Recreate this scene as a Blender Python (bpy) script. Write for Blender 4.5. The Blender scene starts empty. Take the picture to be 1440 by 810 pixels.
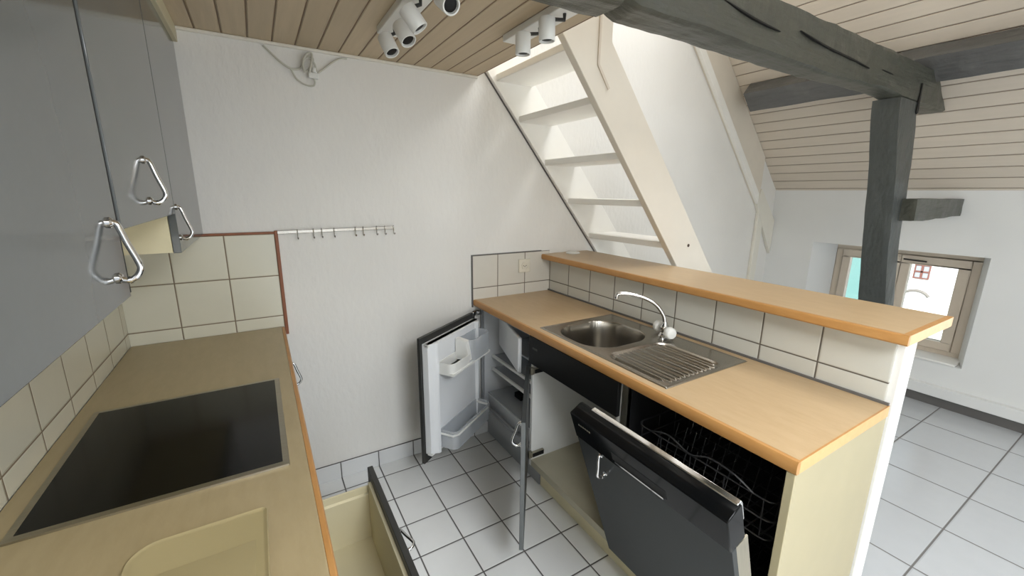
import bpy, bmesh, math, random
from mathutils import Vector, Matrix, noise
random.seed(7)
sc = bpy.context.scene
COL = sc.collection
PI = math.pi
W = {}                                     # world matrix of every object built

# ------------------------------------------------------------------ materials
def lin(c):
    return tuple(((x/255)/12.92 if x/255 <= .04045 else ((x/255+.055)/1.055)**2.4) for x in c)+(1,)

class NT:
    def __init__(s, name):
        s.m = bpy.data.materials.new(name); s.m.use_nodes = True
        s.t = s.m.node_tree; s.b = s.t.nodes['Principled BSDF']
        s.tc = s.t.nodes.new('ShaderNodeTexCoord')
    def n(s, typ, **k):
        nd = s.t.nodes.new('ShaderNode'+typ)
        for a, v in k.items():
            if a in nd.inputs: nd.inputs[a].default_value = v
            else: setattr(nd, a, v)
        return nd
    def l(s, a, b): s.t.links.new(a, b)
    def math(s, op, a, b=None):
        nd = s.t.nodes.new('ShaderNodeMath'); nd.operation = op
        for i, v in enumerate((a, b)):
            if v is None: continue
            if isinstance(v, (int, float)): nd.inputs[i].default_value = v
            else: s.l(v, nd.inputs[i])
        return nd.outputs[0]
    def mix(s, f, a, b):
        nd = s.t.nodes.new('ShaderNodeMix'); nd.data_type = 'RGBA'
        for i, v in ((0, f), (6, a), (7, b)):
            if isinstance(v, (int, float, tuple)): nd.inputs[i].default_value = v
            else: s.l(v, nd.inputs[i])
        return nd.outputs[2]
    def noise(s, scale, detail=3, stretch=None, src='Object', rough=.5):
        nd = s.n('TexNoise'); nd.inputs['Scale'].default_value = scale
        nd.inputs['Detail'].default_value = detail; nd.inputs['Roughness'].default_value = rough
        if stretch:
            mp = s.n('Mapping'); mp.inputs['Scale'].default_value = stretch
            s.l(s.tc.outputs[src], mp.inputs['Vector']); s.l(mp.outputs[0], nd.inputs['Vector'])
        else: s.l(s.tc.outputs[src], nd.inputs['Vector'])
        return nd.outputs['Fac']
    def ramp(s, f, lo, hi):
        nd = s.n('MapRange'); s.l(f, nd.inputs[0]); nd.inputs[1].default_value = lo; nd.inputs[2].default_value = hi
        return nd.outputs[0]
    def bump(s, h, strength=.3, dist=.01, prev=None):
        nd = s.n('Bump'); nd.inputs['Strength'].default_value = strength; nd.inputs['Distance'].default_value = dist
        s.l(h, nd.inputs['Height'])
        if prev is not None: s.l(prev, nd.inputs['Normal'])
        s.l(nd.outputs[0], s.b.inputs['Normal']); return nd.outputs[0]
    def color(s, c):
        if isinstance(c, tuple): s.b.inputs['Base Color'].default_value = c
        else: s.l(c, s.b.inputs['Base Color'])
    def set(s, rough=.5, metal=0, spec=.5, coat=0, coat_r=.05):
        s.b.inputs['Roughness'].default_value = rough; s.b.inputs['Metallic'].default_value = metal
        s.b.inputs['Specular IOR Level'].default_value = spec
        s.b.inputs['Coat Weight'].default_value = coat; s.b.inputs['Coat Roughness'].default_value = coat_r
        return s.m

def simple(name, c, rough=.5, metal=0, spec=.5, var=.06, scale=9, coat=0, bump=0, bscale=80):
    t = NT(name); f = t.noise(scale)
    c0 = lin(c); d = tuple(x*(1-var) for x in c0[:3])+(1,)
    t.color(t.mix(t.ramp(f, .3, .7), c0, d))
    if bump: t.bump(t.noise(bscale, 4), bump, .004)
    return t.set(rough, metal, spec, coat)

def plaster(name, c, strength=.45, scale=38, dist=.012):
    t = NT(name)
    big = t.noise(2.2, 2); c0 = lin(c); d = tuple(x*.955 for x in c0[:3])+(1,)
    t.color(t.mix(t.ramp(big, .35, .7), c0, d))
    b1 = t.bump(t.noise(scale, 3, (1, 1, .55)), strength, dist)
    t.bump(t.noise(scale*4, 2), strength*.4, .003, b1)
    return t.set(.85, 0, .25)

def grid_tiles(name, c, grout, ax, pitch, off, gw=.003, rough=.25, var=.05, spec=.5, wob=.004):
    """square tiles laid out on two object axes, with recessed joints"""
    t = NT(name); sp = t.n('SeparateXYZ'); t.l(t.tc.outputs['Object'], sp.inputs[0])
    ds, ids = [], []
    for a, p_, o in zip(ax, pitch, off):
        v = t.math('DIVIDE', t.math('SUBTRACT', sp.outputs['XYZ'.index(a)], o), p_)
        fr = t.math('FRACT', v); ids.append(t.math('FLOOR', v))
        ds.append(t.math('MULTIPLY', t.math('MINIMUM', fr, t.math('SUBTRACT', 1.0, fr)), p_))
    d = t.math('MINIMUM', ds[0], ds[1])
    tile = t.ramp(d, gw*.5, gw*.9)
    wn = t.n('TexWhiteNoise'); cb = t.n('CombineXYZ'); t.l(ids[0], cb.inputs[0]); t.l(ids[1], cb.inputs[1]); t.l(cb.outputs[0], wn.inputs['Vector'])
    c0 = lin(c); d0 = tuple(x*(1-var*2) for x in c0[:3])+(1,)
    body = t.mix(t.math('MULTIPLY', wn.outputs['Value'], .6), c0, d0)
    body = t.mix(t.math('MULTIPLY', t.ramp(t.noise(14, 4), .35, .75), .5), body, d0)
    t.color(t.mix(tile, lin(grout), body))
    hm = t.ramp(d, gw*.4, gw*1.6)
    b1 = t.bump(hm, .6, .002)
    t.bump(t.noise(6, 1), .25, wob, b1)
    rr = t.n('MapRange'); t.l(tile, rr.inputs[0]); rr.inputs[3].default_value = .85; rr.inputs[4].default_value = rough
    t.set(rough, 0, spec); t.l(rr.outputs[0], t.b.inputs['Roughness'])
    return t.m

def planks(name, c, groove, axis, pitch, off, var=.1, scale=1.0):
    """tongue and groove boards running along Y; `axis` carries the pitch"""
    t = NT(name); sp = t.n('SeparateXYZ'); t.l(t.tc.outputs['Object'], sp.inputs[0])
    v = t.math('DIVIDE', t.math('SUBTRACT', t.math('MULTIPLY', sp.outputs['XYZ'.index(axis)], scale), off), pitch)
    fr = t.math('FRACT', v); idn = t.math('FLOOR', v)
    d = t.math('MULTIPLY', t.math('MINIMUM', fr, t.math('SUBTRACT', 1.0, fr)), pitch)
    wn = t.n('TexWhiteNoise'); wn.noise_dimensions = '1D'; t.l(idn, wn.inputs['W'])
    c0 = lin(c); d0 = tuple(x*(1-var*2.2) for x in c0[:3])+(1,)
    g = t.noise(5, 6, (9, .6, 9), rough=.6)
    body = t.mix(t.math('MULTIPLY', wn.outputs['Value'], .7), c0, d0)
    body = t.mix(t.math('MULTIPLY', t.ramp(g, .4, .7), .55), body, d0)
    kn = t.n('TexVoronoi'); kn.inputs['Scale'].default_value = 2.1; t.l(t.tc.outputs['Object'], kn.inputs['Vector'])
    knot = t.ramp(kn.outputs['Distance'], .035, .02)
    body = t.mix(t.math('MULTIPLY', knot, .45), body, lin(groove))
    m = t.ramp(d, .0012, .0028)
    t.color(t.mix(m, lin(groove), body))
    b1 = t.bump(t.ramp(d, .001, .006), .9, .006)
    t.bump(g, .12, .003, b1)
    return t.set(.55, 0, .35)

def laminate(name, c, c2, rough=.35, stretch=(26, 7, 26)):
    t = NT(name)
    g = t.noise(1.6, 6, stretch, rough=.65); f = t.noise(3, 3)
    a = t.mix(t.math('MULTIPLY', t.ramp(g, .38, .66), .45), lin(c), lin(c2))
    t.color(t.mix(t.math('MULTIPLY', t.ramp(f, .45, .75), .3), a, lin(c2)))
    t.bump(t.noise(160, 2), .05, .001)
    return t.set(rough, 0, .5)

def timber(name, c, along='X', rough=.38):
    """old beam under dark paint: long grain, knocked patches and fine checks"""
    t = NT(name)
    st = {'X': (.6, 9, 9), 'Z': (9, 9, .6), 'Y': (9, .6, 9)}[along]
    g = t.noise(3.4, 7, st, rough=.62); p = t.noise(6, 5)
    c0 = lin(c)
    body = t.mix(t.ramp(g, .35, .7), c0, tuple(x*.82 for x in c0[:3])+(1,))
    body = t.mix(t.math('MULTIPLY', t.ramp(p, .62, .72), .3), body, tuple(min(1, x*1.5) for x in c0[:3])+(1,))
    chk = t.math('MULTIPLY', t.ramp(g, .30, .24), .75)
    t.color(t.mix(chk, body, lin((26, 25, 23))))
    b1 = t.bump(g, .5, .014); b2 = t.bump(p, .6, .03, b1); t.bump(t.noise(2.2, 3, tuple(1+(x-1)*.3 for x in st)), .5, .05, b2)
    return t.set(rough, 0, .6)

def brushed(name, c, rough=.28, stretch=(4, 160, 4)):
    t = NT(name); g = t.noise(3, 4, stretch)
    c0 = lin(c); t.color(t.mix(t.ramp(g, .3, .7), c0, tuple(x*.86 for x in c0[:3])+(1,)))
    return t.set(rough, 1, .5)

def glassy(name, c=(235, 240, 240), mixf=.12, rough=.05, milky=0):
    t = NT(name); out = t.t.nodes['Material Output']
    tr = t.n('BsdfTransparent'); tr.inputs[0].default_value = lin(c)
    gl = t.n('BsdfGlossy'); gl.inputs['Roughness'].default_value = rough
    mx = t.n('MixShader'); mx.inputs[0].default_value = mixf
    t.l(tr.outputs[0], mx.inputs[1]); t.l(gl.outputs[0], mx.inputs[2])
    df = t.n('BsdfDiffuse'); df.inputs[0].default_value = lin((230, 232, 234))
    m2 = t.n('MixShader'); m2.inputs[0].default_value = milky
    t.l(mx.outputs[0], m2.inputs[1]); t.l(df.outputs[0], m2.inputs[2]); t.l(m2.outputs[0], out.inputs['Surface'])
    return t.m

def door_laminate(name, c, rough=.2, spec=.5):
    t = NT(name)
    mp = t.n('Mapping'); mp.inputs['Location'].default_value = (3.37, 5.71, 2.13); t.l(t.tc.outputs['Object'], mp.inputs['Vector'])
    n1 = t.n('TexNoise'); n1.inputs['Scale'].default_value = 75; n1.inputs['Detail'].default_value = 2; t.l(mp.outputs[0], n1.inputs['Vector'])
    sp = t.ramp(n1.outputs['Fac'], .40, .72); cl = t.noise(3.5, 4)
    c0 = lin(c)
    a = t.mix(t.math('MULTIPLY', sp, .03), c0, tuple(min(1, x*1.6) for x in c0[:3])+(1,))
    t.color(t.mix(t.math('MULTIPLY', t.ramp(cl, .35, .7), .12), a, tuple(x*.75 for x in c0[:3])+(1,)))
    t.set(rough, 0, spec)
    return t.m

M = dict(
    wall=plaster('rough_white_plaster', (229, 227, 222), .26),
    wall_smooth=plaster('smooth_white_plaster', (230, 229, 225), .12, 20, .006),
    knee=plaster('white_knee_wall', (228, 229, 228), .12, 16, .006),
    floor_k=grid_tiles('kitchen_floor_tiles', (228, 229, 228), (88, 86, 84), 'XY', (.2011, .2011), (.9546, -.1141), .0045, .24, .03),
    floor_l=grid_tiles('living_floor_tiles', (190, 193, 196), (112, 110, 108), 'XY', (.4024, .4024), (3.9405, -1.8177), .0055, .2, .03),
    tile_back=grid_tiles('cream_wall_tiles_back', (214, 211, 194), (128, 114, 94), 'XZ', (.192, .192), (.566, .954), .0034, .22, .03),
    tile_left=grid_tiles('cream_wall_tiles_left', (214, 211, 194), (128, 114, 94), 'YZ', (.192, .192), (-.634, .954), .0034, .22, .03),
    tile_right=grid_tiles('white_wall_tiles_back', (212, 208, 198), (110, 100, 88), 'XZ', (.1955, .1955), (1.7258, .9735), .0036, .22, .03),
    tile_pen=grid_tiles('white_wall_tiles_peninsula', (200, 199, 190), (95, 88, 78), 'YZ', (.1955, .1955), (-.0164, .9735), .0036, .22, .03),
    skirt=grid_tiles('white_skirting_tiles', (215, 216, 216), (90, 88, 86), 'XZ', (.2011, .2011), (.9546, -.105), .004, .25, .03),
    plank_k=planks('kitchen_ceiling_boards', (196, 178, 150), (112, 86, 60), 'X', .0871, .55),
    plank_l=planks('slope_ceiling_boards', (216, 205, 190), (140, 120, 104), 'Z', .0931, .02, .045, 1.4142),
    counter_l=laminate('beech_laminate_left', (170, 154, 120), (156, 140, 106)),
    counter=laminate('beech_laminate', (186, 160, 124), (172, 145, 108)),
    edge=laminate('beech_edge_band', (186, 138, 82), (166, 116, 60), .4),
    edge_end=laminate('pale_beech_edge', (214, 172, 118), (200, 155, 100), .4),
    trimwood=laminate('brown_wood_strip', (140, 84, 52), (116, 66, 40), .5, (40, 40, 4)),
    door=door_laminate('grey_door_laminate', (94, 97, 97), .11),
    door_dark=door_laminate('dark_grey_door_laminate', (46, 49, 50), .38, .18),
    dark=simple('dark_grey_edge', (46, 46, 44), .45),
    black=simple('black_plastic', (14, 14, 14), .55, 0, .3),
    blackgloss=simple('black_gloss_panel', (10, 11, 12), .10, 0, .14),
    shaded_board=simple('shaded_cream_board', (176, 170, 148), .4),  # cream board, greyed to carry the shade inside the sink cabinet
    panelcream=simple('beige_end_panel', (170, 160, 129), .45, var=.05),
    cream=simple('cream_melamine', (216, 206, 172), .45, var=.04),
    creamwall=simple('cream_filler', (205, 196, 165), .5),
    white=simple('white_melamine', (214, 214, 210), .45, var=.03),
    whiteplastic=simple('white_plastic', (226, 226, 222), .35, var=.02),
    whitepaint=simple('white_painted_wood', (228, 224, 212), .5, var=.04, bump=.06, bscale=25),
    paint_lit=simple('lit_pale_paint', (240, 238, 232), .5, var=.03),  # lit copy of the pale paint, for treads and other bright faces
    paint_shaded=simple('shaded_pale_paint', (222, 214, 200), .5, var=.04, bump=.06, bscale=25),  # shaded copy of the same paint, beige for faces turned from the light
    framepaint=simple('beige_window_paint', (206, 194, 178), .5, var=.05),
    timber=timber('dark_grey_painted_timber', (70, 71, 62), 'X'),
    timber_z=timber('dark_grey_painted_post', (66, 70, 68), 'Z'),
    timber_y=timber('grey_painted_purlin', (98, 98, 97), 'Y'),
    steel=brushed('brushed_steel', (172, 167, 158), .26, (90, 90, 90)),
    steel_bowl=brushed('brushed_bowl_steel', (150, 142, 130), .24, (40, 40, 40)),
    chrome=simple('chrome', (215, 215, 215), .08, 1, .5, .02),
    aluminium=brushed('brushed_aluminium', (178, 172, 156), .4),
    hob=simple('black_ceramic_glass', (8, 8, 8), .14, 0, .28, .02),
    tray=simple('cream_plastic', (158, 145, 108), .38, var=.04),
    liner=simple('fridge_white_liner', (222, 224, 226), .35, var=.02),
    inner=simple('fridge_grey_interior', (204, 207, 210), .4, var=.04),
    clear=glassy('clear_shelf_plastic', (244, 246, 248), .12, .2, .28),
    glass=glassy('window_glass', (240, 244, 245), .06, .02),
    wire=simple('dark_rack_wire', (70, 70, 72), .35, .5),
    tub=simple('dark_tub_interior', (26, 26, 27), .4),
    socket=simple('cream_socket_plastic', (220, 214, 198), .4, var=.02),
    cable=simple('grey_white_cable', (196, 194, 182), .5),
    greyplinth=simple('grey_plinth', (146, 149, 152), .35),
    darkskirt=simple('dark_grey_skirting', (98, 96, 94), .5),
    facade=simple('white_street_facade', (236, 232, 224), .8),
    redframe=simple('red_brown_window_paint', (112, 66, 54), .6),
    teal=simple('teal_shutter_paint', (96, 132, 126), .6),
    paneout=simple('far_window_glass', (150, 150, 152), .2),
    archshade=simple('grey_stone_arch', (120, 112, 104), .7),
    street=simple('pale_street', (170, 168, 164), .8),
    burnt=simple('dark_knot', (60, 42, 28), .6),
)

# ------------------------------------------------------------------ mesh helpers
def bm_(): return bmesh.new()
def box(bm, x0, x1, y0, y1, z0, z1):
    v = [bm.verts.new((x, y, z)) for x in (x0, x1) for y in (y0, y1) for z in (z0, z1)]
    for f in ((0, 1, 3, 2), (4, 6, 7, 5), (0, 4, 5, 1), (2, 3, 7, 6), (0, 2, 6, 4), (1, 5, 7, 3)):
        bm.faces.new([v[i] for i in f])
    return bm
def prism(bm, poly, axis, a, b):
    """extrude a 2D outline along an axis from a to b"""
    def P(q, t):
        return {'X': (t, q[0], q[1]), 'Y': (q[0], t, q[1]), 'Z': (q[0], q[1], t)}[axis]
    A = [bm.verts.new(P(q, a)) for q in poly]; B = [bm.verts.new(P(q, b)) for q in poly]
    n = len(poly)
    bm.faces.new(A); bm.faces.new(B[::-1])
    for i in range(n): bm.faces.new((A[i], B[i], B[(i+1) % n], A[(i+1) % n]))
    return bm
def frame_of(d):
    d = d.normalized(); u = d.orthogonal().normalized(); return u, d.cross(u)
def tube(bm, pts, r, n=10, closed=False, caps=True):
    pts = [Vector(p) for p in pts]; rings = []; N = len(pts)
    u = None
    for i, p in enumerate(pts):
        if closed: d = pts[(i+1) % N]-pts[i-1]
        else: d = pts[min(i+1, N-1)]-pts[max(i-1, 0)]
        d.normalize()
        if u is None: u = d.orthogonal().normalized()
        u = (u-d*u.dot(d)).normalized(); w = d.cross(u)
        rr = r[i] if isinstance(r, (list, tuple)) else r
        rings.append([bm.verts.new(p+u*rr*math.cos(2*PI*k/n)+w*rr*math.sin(2*PI*k/n)) for k in range(n)])
    for i in range(N if closed else N-1):
        A, B = rings[i], rings[(i+1) % N]
        for k in range(n):
            f = bm.faces.new((A[k], A[(k+1) % n], B[(k+1) % n], B[k])); f.smooth = True
    if caps and not closed:
        bm.faces.new(rings[0][::-1]); bm.faces.new(rings[-1])
    return bm
def lathe(bm, prof, c, axis=(0, 0, 1), n=24, smooth=True):
    """revolve (radius, height) pairs about an axis through c"""
    c = Vector(c); d = Vector(axis).normalized(); u, w = frame_of(d); rings = []
    for r, h in prof:
        rings.append([bm.verts.new(c+d*h+(u*math.cos(2*PI*k/n)+w*math.sin(2*PI*k/n))*max(r, 1e-5)) for k in range(n)])
    for A, B in zip(rings, rings[1:]):
        for k in range(n):
            f = bm.faces.new((A[k], A[(k+1) % n], B[(k+1) % n], B[k])); f.smooth = smooth
    bm.faces.new(rings[0][::-1]); bm.faces.new(rings[-1])
    return bm
def smooth_pts(pts, k=6):
    """Catmull-Rom through the points"""
    P = [Vector(p) for p in pts]; out = []
    for i in range(len(P)-1):
        a, b, c, d = P[max(i-1, 0)], P[i], P[i+1], P[min(i+2, len(P)-1)]
        for j in range(k):
            t = j/k
            out.append(.5*((2*b)+(c-a)*t+(2*a-5*b+4*c-d)*t*t+(3*b-a-3*c+d)*t**3))
    out.append(P[-1]); return out
def rrect(x0, x1, y0, y1, r, n=5):
    rs = r if isinstance(r, (list, tuple)) else [r]*4
    out = []
    for (cx, cy, a0), rr in zip(((x1, y1, 0), (x0, y1, 90), (x0, y0, 180), (x1, y0, 270)), rs):
        sx = -1 if cx == x1 else 1; sy = -1 if cy == y1 else 1
        for k in range(n+1):
            a = math.radians(a0+90*k/n)
            out.append((cx+sx*rr+rr*math.cos(a), cy+sy*rr+rr*math.sin(a)))
    return out

def obj(name, bm, mat, parent=None, bevel=0, local=None, centre=True, smooth_angle=None):
    """link one mesh; vertices are world coordinates unless `local` gives the child's own matrix"""
    bmesh.ops.remove_doubles(bm, verts=bm.verts, dist=1e-6)
    bmesh.ops.recalc_face_normals(bm, faces=bm.faces)
    me = bpy.data.meshes.new(name); o = bpy.data.objects.new(name, me); COL.objects.link(o)
    if parent is not None:
        o.parent = parent; pm = W[parent]
        if local is None:
            bm.transform(pm.inverted()); W[o] = pm.copy()
        else:
            o.matrix_local = local; W[o] = pm @ local
    elif local is not None:
        o.matrix_world = local; W[o] = local.copy()
    else:
        if centre:
            xs = [v.co for v in bm.verts]
            c = Vector(((min(v.x for v in xs)+max(v.x for v in xs))/2, (min(v.y for v in xs)+max(v.y for v in xs))/2, min(v.z for v in xs)))
            bm.transform(Matrix.Translation(-c)); o.location = c; W[o] = Matrix.Translation(c)
        else: W[o] = Matrix.Identity(4)
    bm.to_mesh(me); bm.free(); me.set_sharp_from_angle(angle=math.radians(38))
    me.materials.append(M[mat] if isinstance(mat, str) else mat)
    if bevel:
        md = o.modifiers.new('soft_edges', 'BEVEL'); md.width = bevel; md.segments = 2; md.limit_method = 'ANGLE'; md.angle_limit = math.radians(40)
    return o
def tag(o, label, cat, group=None, kind=None):
    o['label'] = label; o['category'] = cat
    if group: o['group'] = group
    if kind: o['kind'] = kind
    return o
def thing(name, label, cat, loc, group=None, kind=None):
    o = bpy.data.objects.new(name, None); COL.objects.link(o); o.location = loc; o.empty_display_size = .05
    W[o] = Matrix.Translation(Vector(loc)); return tag(o, label, cat, group, kind)
def struct(name, bm, mat, parent=None, bevel=0):
    o = obj(name, bm, mat, parent, bevel, centre=False)
    if parent is None: o['kind'] = 'structure'
    return o
def plabel(o, t): o['label'] = t; return o
def B(*a): return box(bm_(), *a)

HC = .90                                     # worktop height on the left
HR = .906                                    # worktop height on the right
CZ = 2.138                                   # kitchen ceiling
XK = 4.75                                    # inner face of the low wall under the slope
ZK = 1.58                                    # top of that wall
YF = -4.2                                    # wall behind the camera
ZR = 4.8                                     # top of the roof space
XE = 1.60                                    # edge of the loft floor
XR = XK-(ZR-ZK)                              # where the slope meets the top

# ------------------------------------------------------------------ the setting
struct('floor', box(bm_(), -.1, 2.16, YF, .1, -.1, 0), 'floor_k')
struct('floor_living', box(bm_(), 2.16, XK+.3, YF, .1, -.1, 0), 'floor_l')
struct('wall_back', box(bm_(), -.1, XK+.3, 0, .12, 0, ZR+.1), 'wall')
struct('wall_left', box(bm_(), -.12, 0, YF, 0, 0, ZR+.1), 'wall')
# front wall with a window and an added unseen opening for rear fill
b = bm_()
FW = [(.65, 1.5, .02, 2.05), (2.5, 4.3, .5, 2.15)]
box(b, -.12, .5, YF-.25, YF, 0, ZR+.1); box(b, 1.5, 2.5, YF-.25, YF, 0, ZR+.1); box(b, 4.3, XK+.3, YF-.25, YF, 0, ZR+.1)
for x0, x1, z0, z1 in FW:
    box(b, x0, x1, YF-.25, YF, 0, z0); box(b, x0, x1, YF-.25, YF, z1, ZR+.1)
struct('wall_front', b, 'wall_smooth')
# low wall under the slope, with the splayed window opening and an added opening for side fill
b = bm_()
W0, W1, WZ0, WZ1 = -1.465, -.385, .322, 1.13      # opening at the inner face
V0, V1 = -1.40, -.50                              # opening at the frame
S0, S1, SZ0, SZ1 = -3.9, -2.5, .35, 1.4           # added unseen opening for the side fill
XO = XK+.3
def wbox(y0, y1, z0, z1): box(b, XK, XO, y0, y1, z0, z1)
wbox(YF, S0, 0, ZK); wbox(S0, S1, 0, SZ0); wbox(S0, S1, SZ1, ZK); wbox(S1, W0, 0, ZK)
wbox(W0, W1, 0, WZ0); wbox(W0, W1, WZ1, ZK); wbox(W1, 0, 0, ZK)
for ya, yb in ((W0, V0), (W1, V1)):
    prism(b, [(XK, ya), (XO, ya), (XO, yb), (XK+.2, yb)], 'Z', WZ0, WZ1)
struct('wall_right', b, 'knee')
# ceilings
CW = (.65, 1.5, -3.6, -2.55)                 # added unseen opening in the flat ceiling for fill light
b = bm_(); box(b, 0, XE, CW[3], 0, CZ, CZ+.2); box(b, 0, XE, YF, CW[2], CZ, CZ+.2); box(b, 0, CW[0], CW[2], CW[3], CZ, CZ+.2); box(b, CW[1], XE, CW[2], CW[3], CZ, CZ+.2)
struct('ceiling', b, 'plank_k')
b = bm_(); t_ = .16
prism(b, [(XK, ZK), (XO, ZK-.3+0), (XO, ZK+.06), (XR+.1, ZR+.1+.16), (XR, ZR)], 'Y', YF, 0)
bm0 = bm_()
SK = (-1.35, -.25)                           # skylight along Y
SX = (2.15, 3.05)                            # skylight along X (measured on the slope)
def zs(x): return ZK+(XK-x)
def slope_piece(bm, xa, xb, ya, yb):
    prism(bm, [(xb, zs(xb)), (xb+.12, zs(xb)+.12), (xa+.12, zs(xa)+.12), (xa, zs(xa))], 'Y', ya, yb)
b.free(); b = bm0
slope_piece(b, SX[1], XK+.12, YF, 0); slope_piece(b, XR, SX[0], YF, 0)
SK2 = (-3.7, -2.4)                           # added unseen opening in the slope for fill light
slope_piece(b, SX[0], SX[1], YF, SK2[0]); slope_piece(b, SX[0], SX[1], SK2[1], SK[0]); slope_piece(b, SX[0], SX[1], SK[1], 0)
struct('ceiling_slope', b, 'plank_l')
struct('ceiling_loft', box(bm_(), -.1, XR+.2, YF, 0, ZR, ZR+.1), 'wall_smooth')
# low dividing wall behind the sink run
struct('wall_peninsula', box(bm_(), 2.1205, 2.205, -1.795, -.001, 0, 1.117), 'wall_smooth', bevel=.004)
# tile fields and trims
struct('trim_1', box(bm_(), .0085, .566, -.008, 0, HC, 1.338), 'tile_back')
struct('trim_2', box(bm_(), 0, .008, -2.3, 0, HC, 1.338), 'tile_left')
struct('trim_3', box(bm_(), 1.5587, 2.1115, -.008, 0, .86, 1.169), 'tile_right')
struct('trim_4', box(bm_(), 2.112, 2.1205, -1.773, -.008, .86, 1.117), 'tile_pen')
b = bm_(); box(b, .566, .58, -.014, 0, .86, 1.352); box(b, .0, .566, -.012, 0, 1.338, 1.348)
struct('trim_5', b, 'trimwood', bevel=.002)
b = bm_(); box(b, 1.5515, 1.5585, -.010, 0, .86, 1.174); box(b, 1.5585, 2.046, -.010, 0, 1.169, 1.174)
struct('trim_6', b, 'darkskirt')
struct('baseboard_back', box(bm_(), .57, 1.66, -.009, 0, 0, .095), 'skirt', bevel=.002)
b = bm_(); box(b, XK-.05, XK, YF, -.2, .075, .155)
struct('baseboard_right', b, 'knee', bevel=.004)
struct('trim_7', box(bm_(), XK-.022, XK, YF, -.2, 0, .075), 'darkskirt')
struct('trim_8', box(bm_(), .3, .318, -2.3, -.001, 2.082, CZ), 'creamwall', bevel=.002)
struct('trim_9', box(bm_(), 0, XE, -.014, 0, CZ-.013, CZ), 'whitepaint', bevel=.003)
# ------------------------------------------------------------------ window_1
wn = bpy.data.objects.new('window_1', None); COL.objects.link(wn); wn.location = (XK+.2, -.95, WZ0); wn['kind'] = 'structure'
W[wn] = Matrix.Translation(wn.location)
XF = XK+.2
b = bm_()
for q in ((V0, V1, WZ0, WZ0+.05), (V0, V1, WZ1-.05, WZ1), (V0, V0+.05, WZ0+.05, WZ1-.05), (V1-.05, V1, WZ0+.05, WZ1-.05)):
    box(b, XF, XF+.08, *q)
obj('window_frame', b, 'framepaint', wn, .004)
ym = (V0+V1)/2
for ya, yb in ((V0+.05, ym), (ym, V1-.05)):
    b = bm_(); a0, a1 = WZ0+.052, WZ1-.052; s_ = .062; ya += .002; yb -= .002
    for q in ((ya, yb, a0, a0+s_), (ya, yb, a1-s_, a1), (ya, ya+s_, a0+s_, a1-s_), (yb-s_, yb, a0+s_, a1-s_)):
        box(b, XF-.015, XF+.04, *q)
    sa = obj('sash', b, 'framepaint', wn, .005)
    obj('pane', B(XF+.01, XF+.016, ya+s_-.005, yb-s_+.005, a0+s_-.005, a1-s_+.005), 'glass', sa)
b = bm_(); tube(b, [(XF-.02, ym-.02, WZ1-.085), (XF-.03, ym-.16, WZ1-.088)], .006)
obj('stay_bar', b, 'dark', wn)
obj('window_sill', B(XK-.012, XF+.0, V0-.03, V1+.03, WZ0, WZ0+.018), 'wall_smooth', wn, .005)

# ------------------------------------------------------------------ outside
fx = 40
bd = thing('building', 'white sunlit street facade with a red framed window outside the small window', 'building', (fx, 5, -9))
obj('facade_wall', B(fx, fx+3, -25, 10.6, -9, 12), 'facade', bd)
obj('facade_wing', B(fx, fx+3, 12.1, 30, -9, 12), 'facade', bd)
fr = bm_()
fy0, fy1, fz0, fz1 = 7.20, 7.90, -3.98, -3.14
for q in ((fy0-.07, fy0, fz0, fz1), (fy1, fy1+.07, fz0, fz1), (fy0-.07, fy1+.07, fz1, fz1+.08), (fy0-.07, fy1+.07, fz0-.08, fz0),
          ((fy0+fy1)/2-.06, (fy0+fy1)/2+.06, fz0, fz1), (fy0, fy1, (fz0+fz1)/2-.05, (fz0+fz1)/2+.05)):
    box(fr, fx-.12, fx-.001, *q)
fw_ = obj('facade_window', fr, 'redframe', bd)
obj('pane', B(fx-.05, fx-.001, fy0, fy1, fz0, fz1), 'paneout', fw_)
b = bm_(); tube(b, [(fx-.1, 7.6+.75*math.cos(a), -5.5+.6*math.sin(a)) for a in [PI*k/10+.2 for k in range(9)]], .09)
obj('arch', b, 'archshade', bd)
obj('shutter_panel', B(fx+.2, fx+2, 10.6, 12.1, -9, 12), 'teal', bd)
gs = obj('ground_street', B(XO+1, 60, -30, 40, -9.2, -9.0), 'street', centre=False); gs['kind'] = 'structure'

# ------------------------------------------------------------------ handles
def bow(mount_a, mount_b, out, side=.0, r=.0048):
    """chrome bow handle: slanting straight run from the near mount, round belly at the far one"""
    a, b_ = Vector(mount_a), Vector(mount_b); o_ = Vector(out); L = (b_-a)
    pts = [a, a+o_*.20, a+L*.06+o_*.36, a+L*.38+o_*.62, a+L*.70+o_*.93, a+L*.85+o_*1.0, a+L*.98+o_*.80, b_+L*.05+o_*.42, b_]
    bm = bm_(); P = smooth_pts(pts, 5); tube(bm, P, r, 10)
    for m_ in (a, b_): lathe(bm, [(r*1.9, 0), (r*1.9, .003), (r*1.3, .006)], m_, o_, 12)
    lathe(bm, [(r*1.25, -.002), (r*1.25, .002)], P[34], P[35]-P[33], 12)
    return bm

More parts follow.
